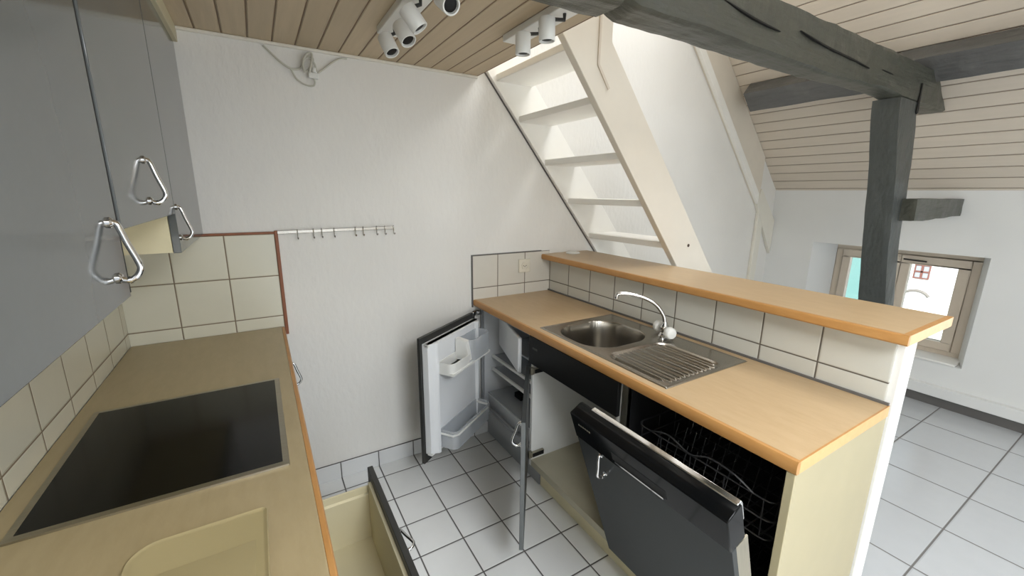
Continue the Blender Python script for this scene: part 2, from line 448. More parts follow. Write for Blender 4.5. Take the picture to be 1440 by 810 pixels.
# ------------------------------------------------------------------ left run: wall cabinets
XD = .305
def wall_cab(label, y0, y1, z0, hz, hy, gap=.003):
    t = thing('wall_cabinet', label, 'cabinet', (XD/2, (y0+y1)/2, z0), 'grey wall cabinets over the hob')
    b = bm_(); T = .016; top = 2.08
    box(b, 0.009, XD-.02, y0, y0+T, z0, top); box(b, .009, XD-.02, y1-T, y1, z0, top)
    box(b, .009, XD-.02, y0+T, y1-T, z0, z0+T); box(b, .009, XD-.02, y0+T, y1-T, top-T, top)
    box(b, .009, .015, y0+T, y1-T, z0+T, top-T)
    obj('carcass', b, 'cream', t)
    d = obj('door', B(XD-.019, XD, y0+.003, y1-gap, z0-.002, top), 'door', t, .0015)
    plabel(obj('gap_shade', B(XD-.0199, XD-.003, y1-gap+.0005, y1-.0005, z0+.002, top-.002), 'black', t), 'black strip drawn as the shade in the door gap')  # black filler stands in for the dark of the open gap
    h = plabel(obj('handle', bow((XD, hy, hz), (XD, hy-.006, hz-.09), (.030, 0, 0)), 'chrome', d), 'chrome bow handle')
    return t
wall_cab('grey wall cabinet at the left edge, nearest the camera, hanging lowest with chrome bow handle', -1.80, -1.205, 1.347, 1.477, -1.272, .020)
wall_cab('shorter grey wall cabinet straight over the black hob, between two lower ones', -1.205, -.62, 1.462, 1.594, -.925)
wall_cab('grey wall cabinet in the corner against the back wall, farthest from the camera', -.62, -.002, 1.347, 1.479, -.585)

# ------------------------------------------------------------------ left run: worktop and what lies on it
wt = thing('worktop', 'tan beech laminate worktop on the left carrying the black hob', 'worktop', (.28, -1.2, HC-.04))
HX0, HX1, HY0, HY1 = .05, .515, -1.18, -.645
obj('slab', B(.0085, .552, -2.45, -.009, HC-.04, HC), 'counter_l', wt, .002)
b = bm_(); prism(b, [(.552, HC-.04), (.561, HC-.04), (.565, HC-.034), (.565, HC-.006), (.562, HC-.0005), (.552, HC-.0005)], 'Y', -2.45, -.0145)
plabel(obj('edge_band', b, 'edge', wt, .001), 'orange-brown front edge')

hb = thing('hob', 'black ceramic glass hob with a brushed metal rim let into the left worktop', 'hob', ((HX0+HX1)/2, (HY0+HY1)/2, HC))
b = bm_()
FWd = .014
o_ = rrect(HX0, HX1, HY0, HY1, .004, 2); i_ = rrect(HX0+FWd, HX1-FWd, HY0+FWd, HY1-FWd, .002, 2); n_ = len(o_)
lo = [b.verts.new((x, y, HC+.0003)) for x, y in o_]; up = [b.verts.new((x*.998+.0005, y, HC+.005)) for x, y in o_]; inn = [b.verts.new((x, y, HC+.006)) for x, y in i_]
lo2 = [b.verts.new((x, y, HC+.0003)) for x, y in i_]
for A, C_ in ((lo, up), (up, inn), (inn, lo2), (lo2, lo)):
    for k in range(n_): b.faces.new((A[k], A[(k+1) % n_], C_[(k+1) % n_], C_[k]))
obj('rim', b, 'aluminium', hb)
obj('glass_plate', prism(bm_(), i_, 'Z', HC+.0003, HC+.0058), 'hob', hb)

# shallow plastic tray
tx0, tx1, ty0, ty1 = .255, .466, -1.70, -1.312
def ring(off, z, rs=(.012, .045, .03, .012)): return [(x, y, z) for x, y in rrect(tx0+off, tx1-off, ty0+off, ty1-off, [max(.003, r-off) for r in rs], 6)]
b = bm_(); z = HC+.0005
R_ = [ring(.004, z), ring(0, z+.002), ring(0, z+.007), ring(.0012, z+.008), ring(.003, z+.0068), ring(.007, z+.004)]
R_ = [[b.verts.new(p) for p in r] for r in R_]
for A, C_ in zip(R_, R_[1:]):
    for k in range(len(A)):
        f = b.faces.new((A[k], A[(k+1) % len(A)], C_[(k+1) % len(A)], C_[k])); f.smooth = True
b.faces.new(R_[0][::-1]); b.faces.new(R_[-1])
box(b, tx0+.02, tx1-.02, ty0+.03, ty1-.085, z+.003, z+.0048)
tag(obj('plastic_tray', b, 'tray'), 'shallow cream plastic tray with rounded corners lying in front of the hob', 'tray')

# ------------------------------------------------------------------ left run: base units
bc = thing('base_cabinet', 'corner base cabinet under the left worktop beside the back wall', 'cabinet', (.3, -.31, 0))
b = bm_()
for q in ((.01, .545, -.62, -.604, .1, HC-.042), (.01, .545, -.026, -.010, .1, HC-.042), (.01, .545, -.604, -.026, .1, .116), (.01, .018, -.604, -.026, .116, HC-.042)):
    box(b, *q)
obj('carcass', b, 'cream', bc)
d = obj('door', B(.546, .565, -.618, -.012, .12, HC-.045), 'door', bc, .0015)
plabel(obj('handle', bow((.565, -.35, .835), (.565, -.35, .745), (.030, 0, 0)), 'chrome', d), 'chrome bow handle')
obj('plinth', B(.49, .505, -.62, -.010, 0, .1), 'cream', bc)

DZ = .445                                    # top of the pulled-out drawer
dc = thing('drawer_cabinet', 'base cabinet under the hob with its deep cream drawer pulled out', 'cabinet', (.3, -.93, 0))
b = bm_()
for q in ((.01, .545, -1.24, -1.224, .1, HC-.042), (.01, .545, -.638, -.622, .1, HC-.042), (.01, .545, -1.224, -.638, .1, .116), (.01, .018, -1.224, -.638, .116, HC-.042)):
    box(b, *q)
obj('carcass', b, 'cream', dc)
obj('upper_front', B(.546, .565, -1.238, -.624, DZ+.02, HC-.045), 'door', dc, .0015)
obj('plinth', B(.49, .505, -1.24, -.622, 0, .1), 'cream', dc)
dx = .782
b = bm_(); yl, yr = -.665, -1.20; z0 = .15; zt = DZ-.05
box(b, .30, dx, yr, yl, z0, z0+.014)
for y_ in (yl, yr):
    s_ = 1 if y_ == yl else -1
    prism(b, [(y_, z0), (y_-s_*.014, z0), (y_-s_*.014, zt-.035), (y_-s_*.006, zt-.03), (y_-s_*.006, zt), (y_, zt)], 'X', .30, dx)
box(b, .30, .314, yr+.014, yl-.014, z0+.014, zt)
box(b, dx-.012, dx, yr+.014, yl-.014, z0+.014, zt+.02)
dr = plabel(obj('drawer', b, 'cream', dc, .001), 'open cream drawer')
plabel(obj('drawer_front', B(dx, dx+.021, -1.238, -.624, .13, DZ), 'dark', dr, .002), 'dark grey front')
plabel(obj('handle', bow((dx+.021, -.97, DZ-.035), (dx+.021, -1.06, DZ-.035), (.032, 0, 0)), 'chrome', dr), 'chrome bow handle')
b3 = thing('base_cabinet', 'base cabinet under the near end of the left worktop below the plastic tray', 'cabinet', (.3, -1.8, 0))
obj('carcass', B(.01, .545, -2.45, -1.242, .1, HC-.042), 'cream', b3)
obj('plinth', B(.49, .505, -2.45, -1.242, 0, .1), 'cream', b3)
obj('door', B(.546, .565, -2.45, -1.244, .12, HC-.045), 'door', b3, .0015)

# ------------------------------------------------------------------ right run: worktop, sink, tap
XF0, YE = 1.5587, -1.789
SX0, SX1, SY0, SY1 = 1.602, 2.068, -1.372, -.640
rw = thing('worktop', 'beech laminate worktop along the low dividing wall carrying the steel sink', 'worktop', (1.84, -.9, HR-.04))
b = bm_(); cut = .012
for q in ((XF0+.016, SX0+cut, YE+.002, -.0085), (SX1-cut, 2.1115, YE+.002, -.0085), (SX0+cut, SX1-cut, SY1-cut, -.0085), (SX0+cut, SX1-cut, YE+.002, SY0+cut)):
    box(b, q[0], q[1], q[2], q[3], HR-.034, HR)
obj('slab', b, 'counter', rw)
b = bm_(); prism(b, [(XF0+.016, HR-.036), (XF0+.004, HR-.036), (XF0, HR-.03), (XF0, HR-.008), (XF0+.004, HR-.0005), (XF0+.016, HR-.0005)], 'Y', YE, -.0085)
plabel(obj('edge_band', b, 'edge', rw), 'orange-brown front edge')
plabel(obj('end_band', B(XF0+.016, 2.1115, YE, YE+.002, HR-.036, HR-.0005), 'edge_end', rw), 'pale end edge')
plabel(obj('end_lipping', B(XF0+.004, 2.1115, YE-.0005, YE+.004, HR-.0004, HR+.0003), 'edge', rw), 'orange-brown lipping')
plabel(obj('back_seal', B(2.104, 2.1118, YE+.002, -.0085, HR, HR+.008), 'darkskirt', rw), 'thin dark sealing strip')

sk = thing('sink', 'stainless steel sink with a deep bowl and ribbed draining board in the right worktop', 'sink', ((SX0+SX1)/2, (SY0+SY1)/2, HR))
# plan grid of the sheet, pressed into bowl and drainer by a height field
BX0, BX1, BY0, BY1 = 1.632, 1.985, -1.005, -.690
DX0, DX1, DY0, DY1 = 1.630, 1.955, -1.350, -1.055
def sd_rr(x, y, x0, x1, y0, y1, r):
    qx = abs(x-(x0+x1)/2)-(x1-x0)/2+r; qy = abs(y-(y0+y1)/2)-(y1-y0)/2+r
    return math.hypot(max(qx, 0), max(qy, 0))+min(max(qx, qy), 0)-r
def ss(a, b_, x):
    t = min(1, max(0, (x-a)/(b_-a))); return t*t*(3-2*t)
def sinkz(x, y):
    edge = min(x-SX0, SX1-x, y-SY0, SY1-y)
    z = HR+.001+.004*ss(0, .006, edge)-.002*ss(.006, .014, edge)
    d = sd_rr(x, y, BX0, BX1, BY0, BY1, .125)
    z -= .170*ss(.004, -.022, d)+.006*ss(-.02, -.16, d)
    d = sd_rr(x, y, DX0, DX1, DY0, DY1, .05)
    k = ss(.004, -.012, d); z -= .007*k
    if d < -.012:
        ph = (x-(DX0+.018))/(DX1-DX0-.036); n = 12
        if 0 <= ph <= 1: z += .0075*max(0, math.cos(2*PI*(ph*n)))**2.2*ss(-.012, -.018, d)
    return z
b = bm_()
xs = sorted(set([SX0+i*(SX1-SX0)/280 for i in range(281)])); ys = [SY0+i*(SY1-SY0)/150 for i in range(151)]
V = [[b.verts.new((x, y, sinkz(x, y))) for y in ys] for x in xs]
for i in range(len(xs)-1):
    for j in range(len(ys)-1):
        f = b.faces.new((V[i][j], V[i+1][j], V[i+1][j+1], V[i][j+1])); f.smooth = True
so = obj('basin', b, 'steel', sk)
sm = so.modifiers.new('sheet', 'SOLIDIFY'); sm.thickness = .0012; sm.offset = -1
so.modifiers.new('relax', 'SMOOTH').iterations = 1
bz = sinkz(1.80, -.85)
obj('strainer', lathe(bm_(), [(.042, .0006), (.042, .003), (.034, .0045), (.02, .0025), (0, .0025)], (1.80, -.85, bz), n=28), 'chrome', sk)
b = bm_()
for k in range(6):
    a = k*PI/3; box(b, 1.80+.02*math.cos(a)-.003, 1.80+.02*math.cos(a)+.003, -.85+.02*math.sin(a)-.003, -.85+.02*math.sin(a)+.003, bz+.003, bz+.0048)
obj('drain_slots', b, 'dark', sk)
obj('overflow', lathe(bm_(), [(.014, 0), (.014, .002), (.008, .003), (0, .003)], (1.665, -.70, HR-.030), (.3, -1, 0), 18), 'chrome', sk)

tp = thing('tap', 'chrome mixer tap with two white knobs and a curved spout behind the sink bowl', 'tap', (2.015, -1.02, HR+.002))
TB = Vector((2.015, -1.02, HR+.002))
b = bm_(); lathe(b, [(.026, .001), (.026, .006), (.02, .012), (.017, .03), (.019, .036), (.019, .052), (.013, .060), (.0115, .07)], TB)
tube(b, [TB+Vector((.02, .045, .030)), TB+Vector((-.02, -.045, .030))], .0105, 14)
obj('tap_body', b, 'chrome', tp)
sp_ = smooth_pts([TB+Vector((0, 0, .062)), TB+Vector((-.004, .008, .098)), TB+Vector((-.026, .034, .142)), TB+Vector((-.066, .072, .172)), TB+Vector((-.115, .112, .186)), TB+Vector((-.150, .139, .186)), TB+Vector((-.158, .146, .178)), TB+Vector((-.159, .147, .165))], 7)
obj('spout', tube(bm_(), sp_, [.0085]*(len(sp_)-8)+[.0095]*8, 14), 'chrome', tp)
for s_ in (1, -1):
    b = bm_(); ax = Vector((.02, .045, 0)).normalized()*s_
    prof = [(.012, 0), (.024, .006), (.027, .015), (.027, .028), (.021, .038), (.009, .041), (0, .041)]
    lathe(b, prof, TB+Vector((.013, .029, .034)) if s_ == 1 else TB+Vector((-.013, -.029, .034)), ax, 10)
    kn = plabel(obj('knob', b, 'whiteplastic', tp, .002), 'white fluted knob')
b = bm_(); tube(b, [TB+Vector((-.034, -.02, .012)), TB+Vector((-.040, -.026, .002))], .004); lathe(b, [(.007, 0), (.007, .006), (.004, .010)], TB+Vector((-.042, -.028, .0005)))
obj('plug_lever', b, 'chrome', tp)

# ------------------------------------------------------------------ bar top on the dividing wall
bt = thing('bar_counter', 'long beech laminate bar top on the low dividing wall above the sink', 'counter', (2.24, -.9, 1.117))
bo = [(2.046+.014, -1.798), (2.432, -1.798), (2.438, -1.0), (2.437, -.0005), (2.046+.014, -.0005)]
obj('slab', prism(bm_(), bo, 'Z', 1.1175, 1.149), 'counter', bt)
b = bm_(); prism(b, [(2.060, 1.117), (2.050, 1.117), (2.046, 1.122), (2.046, 1.143), (2.050, 1.1485), (2.060, 1.1485)], 'Y', -1.812, -.0105)
plabel(obj('edge_band', b, 'edge', bt), 'orange-brown front edge')
plabel(obj('end_band', B(2.060, 2.432, -1.812, -1.798, 1.117, 1.1487), 'edge_end', bt), 'pale end edge')
plabel(obj('end_lipping', B(2.049, 2.432, -1.8125, -1.796, 1.1485, 1.1492), 'edge', bt), 'orange-brown lipping')
tag(obj('plastic_disc', lathe(bm_(), [(.045, 0), (.047, .004), (.040, .010), (.02, .0125), (0, .0125)], (2.25, -.075, 1.1492), n=28), 'whiteplastic'),
    'round white plastic disc lying on the far end of the bar top', 'disc')

# ------------------------------------------------------------------ right run: refrigerator
XC = 1.585                                   # front of the right-hand carcasses
fg = thing('refrigerator', 'built-in refrigerator under the right worktop with its door wide open', 'refrigerator', (1.85, -.31, 0))
zt, zb = HR-.040, .155
b = bm_()
box(b, XC+.02, 2.105, -.028, -.0095, zb, zt); box(b, XC+.02, 2.105, -.598, -.584, zb, zt)
box(b, XC+.02, 2.105, -.584, -.028, zt-.018, zt); box(b, XC+.02, 2.105, -.584, -.028, zb, zb+.03); box(b, 2.09, 2.105, -.584, -.028, zb+.03, zt-.018)
obj('cabinet_body', b, 'greyplinth', fg)
b = bm_(); a_ = (XC+.03, 2.06, -.57, -.042, zb+.045, zt-.03); T = .012
box(b, a_[0], a_[1], a_[2]-.013, a_[2], a_[4], a_[5]); box(b, a_[0], a_[1], a_[3], a_[3]+.013, a_[4], a_[5])
box(b, a_[0], a_[1], a_[2], a_[3], a_[5], a_[5]+.011); box(b, a_[0], a_[1], a_[2], a_[3], a_[4]-.013, a_[4]); box(b, a_[1], a_[1]+.02, a_[2], a_[3], a_[4], a_[5])
obj('inner_lining', b, 'inner', fg)
for zz in (.54, .455):
    s_ = obj('glass_shelf', B(XC+.09, 2.05, -.565, -.047, zz, zz+.006), 'clear', fg)
    plabel(obj('shelf_trim', B(XC+.078, XC+.09, -.565, -.047, zz-.004, zz+.012), 'whiteplastic', s_), 'pale front strip')
b = bm_()
prism(b, [(XC+.06, .21), (XC+.045, .300), (XC+.06, .300), (XC+.074, .222), (2.0, .222), (2.0, .300), (2.014, .300), (2.014, .21)], 'Y', -.555, -.06)
box(b, XC+.06, 2.014, -.56, -.552, .21, .297); box(b, XC+.06, 2.014, -.063, -.055, .21, .297)
cd = plabel(obj('crisper_drawer', b, 'inner', fg), 'grey salad drawer')
obj('drawer_cover', B(XC+.05, 2.0, -.562, -.053, .304, .310), 'clear', cd)
obj('thermostat', B(XC+.16, XC+.26, -.26, -.19, .311, .340), 'black', fg)
fl = obj('freezer_flap', box(bm_(), -.010, .010, -.43, 0, 0, .19), 'liner', fg, .006,
         local=Matrix.Translation(Vector((1.70, -.09, .625))-Vector(fg.location)) @ Matrix.Rotation(math.radians(-16), 4, 'Z'))
plabel(fl, 'white freezer flap ajar')
obj('freezer_box', B(1.74, 2.055, -.56, -.05, .605, .615), 'liner', fg)
plabel(obj('kick_panel', B(1.655, 1.67, -.598, -.0095, 0, zb), 'greyplinth', fg), 'grey kick panel')
plabel(obj('lower_panel', B(XC+.004, XC+.02, -.598, -.012, zb, .235), 'greyplinth', fg), 'grey panel below the salad drawer')
# door: local frame with x along the width from the hinge, y towards the inside, z up
H = Vector((1.553, -.040, .155)); F_ = Vector((1.115, -.335, .155))
ex = (F_-H).normalized(); ez = Vector((0, 0, 1)); ey = ez.cross(ex)      # ey points to the room side (inner face)
if ey.dot(Vector((.4, -.9, 0))) < 0: ey = -ey
Md = Matrix(((ex.x, ey.x, 0, H.x), (ex.y, ey.y, 0, H.y), (0, 0, 1, H.z), (0, 0, 0, 1)))
Wd = (F_-H).length; Hd = .685
loc = Matrix.Translation(-Vector(fg.location)) @ Md
fd = plabel(obj('door', box(bm_(), 0, Wd, -.018, 0, 0, Hd), 'dark', fg, .0015, local=loc), 'dark grey door, open')
I = Matrix.Identity(4)
b = bm_()
prism(b, [(.03, .012), (Wd-.012, .012), (Wd-.012, .036), (Wd-.035, .046), (Wd-.045, .062), (Wd-.060, .066), (Wd-.075, .05), (.09, .05), (.075, .066), (.055, .062), (.045, .046), (.03, .036)], 'Z', .055, Hd-.03)
box(b, .03, Wd-.012, .0005, .016, .055, Hd-.03)
obj('door_liner', b, 'liner', fd, .003, local=I)
for q in ((.03, Wd-.012, .050, .064), (.03, Wd-.012, Hd-.044, Hd-.030)):
    obj('door_gasket', box(bm_(), q[0], q[1], .012, .040, q[2], q[3]), 'whiteplastic', fd, local=I)
def shelf(z0, h, dep, mat, x0, x1):
    b = bm_()
    pl = rrect(x0, x1, .052, .052+dep, [.035, .035, .002, .002], 5)
    b2 = [(q[0], q[1]) for q in pl]
    prism(b, b2, 'Z', z0, z0+.004)
    n = len(b2); c = ((x0+x1)/2, .052+dep*.4)
    out_ = [b.verts.new((q[0], q[1], z0)) for q in b2]; top = [b.verts.new((c[0]+(q[0]-c[0])*1.02, c[1]+(q[1]-c[1])*1.05, z0+h)) for q in b2]
    oi = [b.verts.new((c[0]+(q[0]-c[0])*.98, c[1]+(q[1]-c[1])*.95, z0+h)) for q in b2]; li = [b.verts.new((c[0]+(q[0]-c[0])*.97, c[1]+(q[1]-c[1])*.93, z0+.004)) for q in b2]
    for A, C_ in ((out_, top), (top, oi), (oi, li)):
        for k in range(n): b.faces.new((A[k], A[(k+1) % n], C_[(k+1) % n], C_[k]))
    return b
obj('egg_shelf', shelf(Hd-.192, .055, .085, 'liner', .27, Wd-.070), 'whiteplastic', fd, local=I)
b = shelf(Hd-.190, .120, .09, 'clear', .070, .275)
plabel(obj('butter_box', b, 'clear', fd, local=I), 'clear lidded box')
b = bm_(); prism(b, [(.055, Hd-.175), (.135, Hd-.175), (.120, Hd-.07), (.055, Hd-.06)], 'X', .268, .300); prism(b, [(.055, Hd-.199), (.142, Hd-.199), (.142, Hd-.188), (.055, Hd-.188)], 'X', .072, Wd-.072)
obj('shelf_divider', b, 'whiteplastic', fd, local=I)
plabel(obj('bottle_rack', shelf(.075, .10, .095, 'clear', .075, Wd-.075), 'clear', fd, local=I), 'clear bottle rack')
b = bm_(); tube(b, [(Wd-.07, .056, .155), (Wd-.072, .13, .157), (Wd-.10, .148, .158), (.12, .148, .158), (.085, .13, .157), (.08, .056, .155)], .006, 8)
obj('rack_rail', b, 'whiteplastic', fd, local=I)
b = bm_(); box(b, -.01, .05, .0, .02, Hd-.012, Hd+.012); box(b, -.03, .0, .0, .03, Hd-.016, Hd+.006)
plabel(obj('hinge', b, 'chrome', fd, .002, local=I), 'metal hinge')

# ------------------------------------------------------------------ right run: sink cabinet
sc_ = thing('sink_cabinet', 'white sink base cabinet beside the refrigerator, its grey door swung open', 'cabinet', (1.85, -.9, 0))
yl, yr = -.602, -1.196
b = bm_()
box(b, XC, 2.105, yl-.016, yl, .155, HR-.040); box(b, XC, 2.105, yr, yr+.016, .155, HR-.040)
box(b, 2.09, 2.105, yr+.016, yl-.016, .155, .72); box(b, XC, XC+.018, yr+.016, yl-.016, .735, .755)
obj('carcass', b, 'white', sc_)
plabel(obj('cabinet_floor', B(XC, 2.09, yr+.016, yl-.016, .155, .190), 'shaded_board', sc_, .001), 'cream bottom board')
plabel(obj('blind_front', B(XC-.018, XC, yr+.002, yl-.002, .725, HR-.041), 'black', sc_, .0015), 'black blind front')
obj('maker_plate', B(XC-.0192, XC-.0181, yl-.075, yl-.035, .805, .815), 'dark', sc_)
tag(obj('plinth_board', B(1.66, 1.675, YE+.012, yl-.001, 0, .155), 'cream'), 'cream plinth board along the tiled floor under the sink cabinet and dishwasher', 'plinth')
H = Vector((XC-.022, yl-.004, .155)); F_ = Vector((1.262, -1.037, .155))
ex = (F_-H).normalized(); ey = Vector((0, 0, 1)).cross(ex)
if ey.x > 0: ey = -ey                          # ey = outer face, towards the refrigerator
Md = Matrix(((ex.x, ey.x, 0, H.x), (ex.y, ey.y, 0, H.y), (0, 0, 1, H.z), (0, 0, 0, 1)))
Wd = (F_-H).length
sd = plabel(obj('door', box(bm_(), 0, Wd, -.009, .009, 0, .560), 'door_dark', sc_, .0015, local=Matrix.Translation(-Vector(sc_.location)) @ Md), 'grey door seen edge on, open')
plabel(obj('handle', bow((Wd-.035, .009, .535), (Wd-.035, .009, .445), (0, .034, 0)), 'chrome', sd, local=I), 'chrome bow handle')
obj('edge_strip', box(bm_(), Wd-.0002, Wd+.0012, -.008, .008, -.0 +.002, .558), 'door', sd, local=I)
for zz in (.685, .225):
    b = bm_(); box(b, XC-.012, XC+.07, yl-.034, yl-.017, zz-.012, zz+.012); box(b, XC-.02, XC+.0, yl-.030, yl-.012, zz-.018, zz+.018)
    hg = plabel(obj('hinge', b, 'aluminium', sc_, .002), 'metal cabinet hinge')
    obj('hinge_cap', B(XC+.0, XC+.065, yl-.037, yl-.0341, zz-.010, zz+.010), 'black', hg)

# ------------------------------------------------------------------ right run: dishwasher
dw = thing('dishwasher', 'built-in dishwasher with black control panel, door tilted open below the worktop', 'dishwasher', (1.85, -1.48, 0))
yl, yr = -1.203, -1.765
b = bm_()
box(b, XC+.005, 2.10, yl-.022, yl, .158, HR-.042); box(b, XC+.005, 2.10, yr, yr+.006, .158, HR-.042)
box(b, XC+.005, 2.10, yr+.006, yl-.022, HR-.052, HR-.042); box(b, XC+.005, 2.10, yr+.006, yl-.022, .158, .18); box(b, 2.085, 2.10, yr+.006, yl-.022, .18, HR-.052)
obj('tub', b, 'tub', dw)
plabel(obj('frame_strip', B(XC-.002, XC+.02, yl-.022, yl, .16, HR-.043), 'aluminium', dw), 'pale metal frame strip')
def wirebasket(z0, z1):
    b = bm_(); x0, x1, y0, y1 = XC+.03, 2.05, yr+.03, yl-.05
    for zz in (z0, (z0+z1)/2, z1):
        tube(b, [(x, y, zz) for x, y in rrect(x0, x1, y0, y1, .03, 3)], .0025, 6, closed=True)
    for k in range(12):
        y = y0+.03+(y1-y0-.06)*k/11; tube(b, [(x0, y, z1 if k % 3 == 0 else z0), (x0+.004, y, z0), (x1, y, z0)], .002, 6)
        for q in range(4):
            x = x0+.08+q*.1; tube(b, [(x, y, z0), (x+.02, y, z0+.075)], .0018, 5)
    for k in range(5):
        x = x0+.03+(x1-x0-.06)*k/4; tube(b, [(x, y0, z1), (x, y0, z0), (x, y1, z0), (x, y1, z1)], .002, 6)
    P = smooth_pts([(x0, y0+.06, z1), (x0-.012, y0+.11, z1+.03), (x0-.012, y0+.19, z1+.035), (x0-.005, y0+.26, z1+.005), (x0-.01, y0+.34, z1+.03), (x0, y0+.42, z1)], 5)
    tube(b, P, .003, 6)
    return b
obj('basket', wirebasket(.60, .72), 'wire', dw)
obj('basket', wirebasket(.22, .33), 'wire', dw)
ph = math.radians(19)
# local: x across (towards the camera end), y outwards (room), z up along the door
Md = Matrix(((0, -math.cos(ph), -math.sin(ph), XC-.0), (-1, 0, 0, yl-.004), (0, -math.sin(ph), math.cos(ph), .165), (0, 0, 0, 1)))
Wd = .556; L = .70
dwl = Matrix.Translation(-Vector(dw.location)) @ Md
dd = plabel(obj('door', box(bm_(), 0, Wd, .002, .020, .0, L-.105), 'door_dark', dw, .0015, local=dwl), 'grey door front, tilted open')
b = bm_(); box(b, .012, Wd-.006, -.042, .0019, .0, L-.08)
plabel(obj('inner_door', b, 'aluminium', dd, .003, local=I), 'pale metal inner door')
b = bm_()
prism(b, [(.024, L-.104), (.024, L), (-.026, L+.010), (-.034, L+.006), (-.034, L-.104)], 'X', 0, Wd)
cp = plabel(obj('control_panel', b, 'blackgloss', dd, .003, local=I), 'glossy black control panel')
b = bm_()
prism(b, [(-.021, L+.0085), (-.023, L+.0125), (-.038, L+.013), (-.042, L+.004), (-.042, L-.05), (-.0345, L-.05), (-.0345, L+.006), (-.026, L+.0102)], 'X', .06, Wd-.004)
plabel(obj('chrome_edge', b, 'chrome', dd, .002, local=I), 'bright metal top edge')
b = bm_(); box(b, .19, .37, .0243, .027, L-.088, L-.082)
plabel(obj('grip_strip', b, 'chrome', dd, local=I), 'chrome grip strip')
obj('grip_pocket', B(.18, .38, .0240, .0247, L-.082, L-.05), 'black', dd, local=I)
b = bm_()
for k in range(6): box(b, .035+k*.010, .041+k*.010, .0243, .0247, L-.036, L-.029)
obj('maker_mark', b, 'aluminium', dd, local=I)
plabel(obj('handle', bow((.115, .020, L-.115), (.115, .020, L-.195), (0, .032, 0)), 'chrome', dd, local=I), 'chrome bow handle')
for sx in (.004, Wd-.004): obj('side_strip', box(bm_(), sx-.002, sx+.002, -.046, .0015, .02, L-.11), 'aluminium', dd, local=I)
tag(obj('end_panel', B(XC-.022, 2.111, YE+.002, yr-.001, 0, HR-.037), 'panelcream', bevel=.0015), 'cream end panel closing the right run beside the dishwasher', 'panel')

# ------------------------------------------------------------------ staircase
st = thing('staircase', 'steep open cream painted staircase climbing along the back wall to the loft', 'staircase', (2.6, -.35, 0))
def xs_(z): return 1.640+(2.172-z)/1.2                      # lower edge of the stringers
def stringer(y0, y1, mat):
    b = bm_()
    prism(b, [(xs_(0), 0), (xs_(0)+.285, 0), (xs_(2.178)+.285, 2.178), (xs_(2.178)+.285, 2.44), (1.605, 2.44), (1.605, 2.214)], 'Y', y0, y1)
    return obj('stringer', b, mat, st, .003)
stringer(-.030, -.006, 'paint_lit')
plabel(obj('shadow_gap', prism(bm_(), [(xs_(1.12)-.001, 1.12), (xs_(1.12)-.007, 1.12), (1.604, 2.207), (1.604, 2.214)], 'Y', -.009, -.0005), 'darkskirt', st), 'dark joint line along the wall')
fs = stringer(-.684, -.646, 'paint_shaded')
plabel(obj('batten', prism(bm_(), [(1.838, 2.44), (1.838, 2.073), (1.906, 1.982), (1.916, 1.988), (1.849, 2.078), (1.849, 2.44)], 'Y', -.690, -.684), 'framepaint', fs), 'narrow beige batten')
obj('knot_hole', lathe(bm_(), [(.009, 0), (.009, .002), (.004, .003), (0, .001)], (2.585, -.6845, 1.25), (0, -1, 0), 14), 'burnt', fs)
for k in range(10):
    z = 2.172-.2285*k
    if z < .1: break
    x = xs_(z)+.018
    if k == 0: x, z = 1.70, 2.142
    obj('tread', B(x, x+.235, -.646, -.030, z-.020, z+.014), 'paint_lit', st, .004)
for x in (1.72, 2.02): pass


# ------------------------------------------------------------------ white timbers on the far wall
def raf(x, w=0): return zs(x)
wr = thing('rafter', 'white painted sloping rafter against the back wall beside the stairs', 'timber', (3.4, -.01, 1.46), kind='thing')
def rl(x): return 1.455+(4.405-x)*1.062
obj('face_board', prism(bm_(), [(2.0, zs(2.0)-.004), (4.46, zs(4.46)-.004), (4.46, 1.60), (4.405, 1.455), (2.0, rl(2.0))], 'Y', -.016, -.001), 'paint_shaded', wr)
plabel(obj('lit_underside', prism(bm_(), [(2.0, rl(2.0)-.004), (4.40, rl(4.40)-.004), (4.40, rl(4.40)+.085), (2.0, rl(2.0)+.085)], 'Y', -.040, -.0162), 'paint_lit', wr), 'strip painted brighter as the lit underside')  # added strip, whiter colour stands for light on the rafter's underside
tag(obj('timber_brace', prism(bm_(), [(4.407, 1.452), (4.462, 1.59), (4.745, 1.30), (4.745, .98), (4.55, 1.25)], 'Y', -.030, -.002), 'whitepaint', bevel=.004),
    'short white diagonal brace below the rafter foot at the low wall', 'timber', kind='thing')
tag(obj('timber_post', prism(bm_(), [(4.44, 0), (4.52, 0), (4.545, 1.255), (4.47, 1.36), (4.455, 1.38)], 'Y', -.030, -.0015), 'whitepaint', bevel=.004),
    'slim white upright post standing below the rafter on the back wall', 'timber', kind='thing')

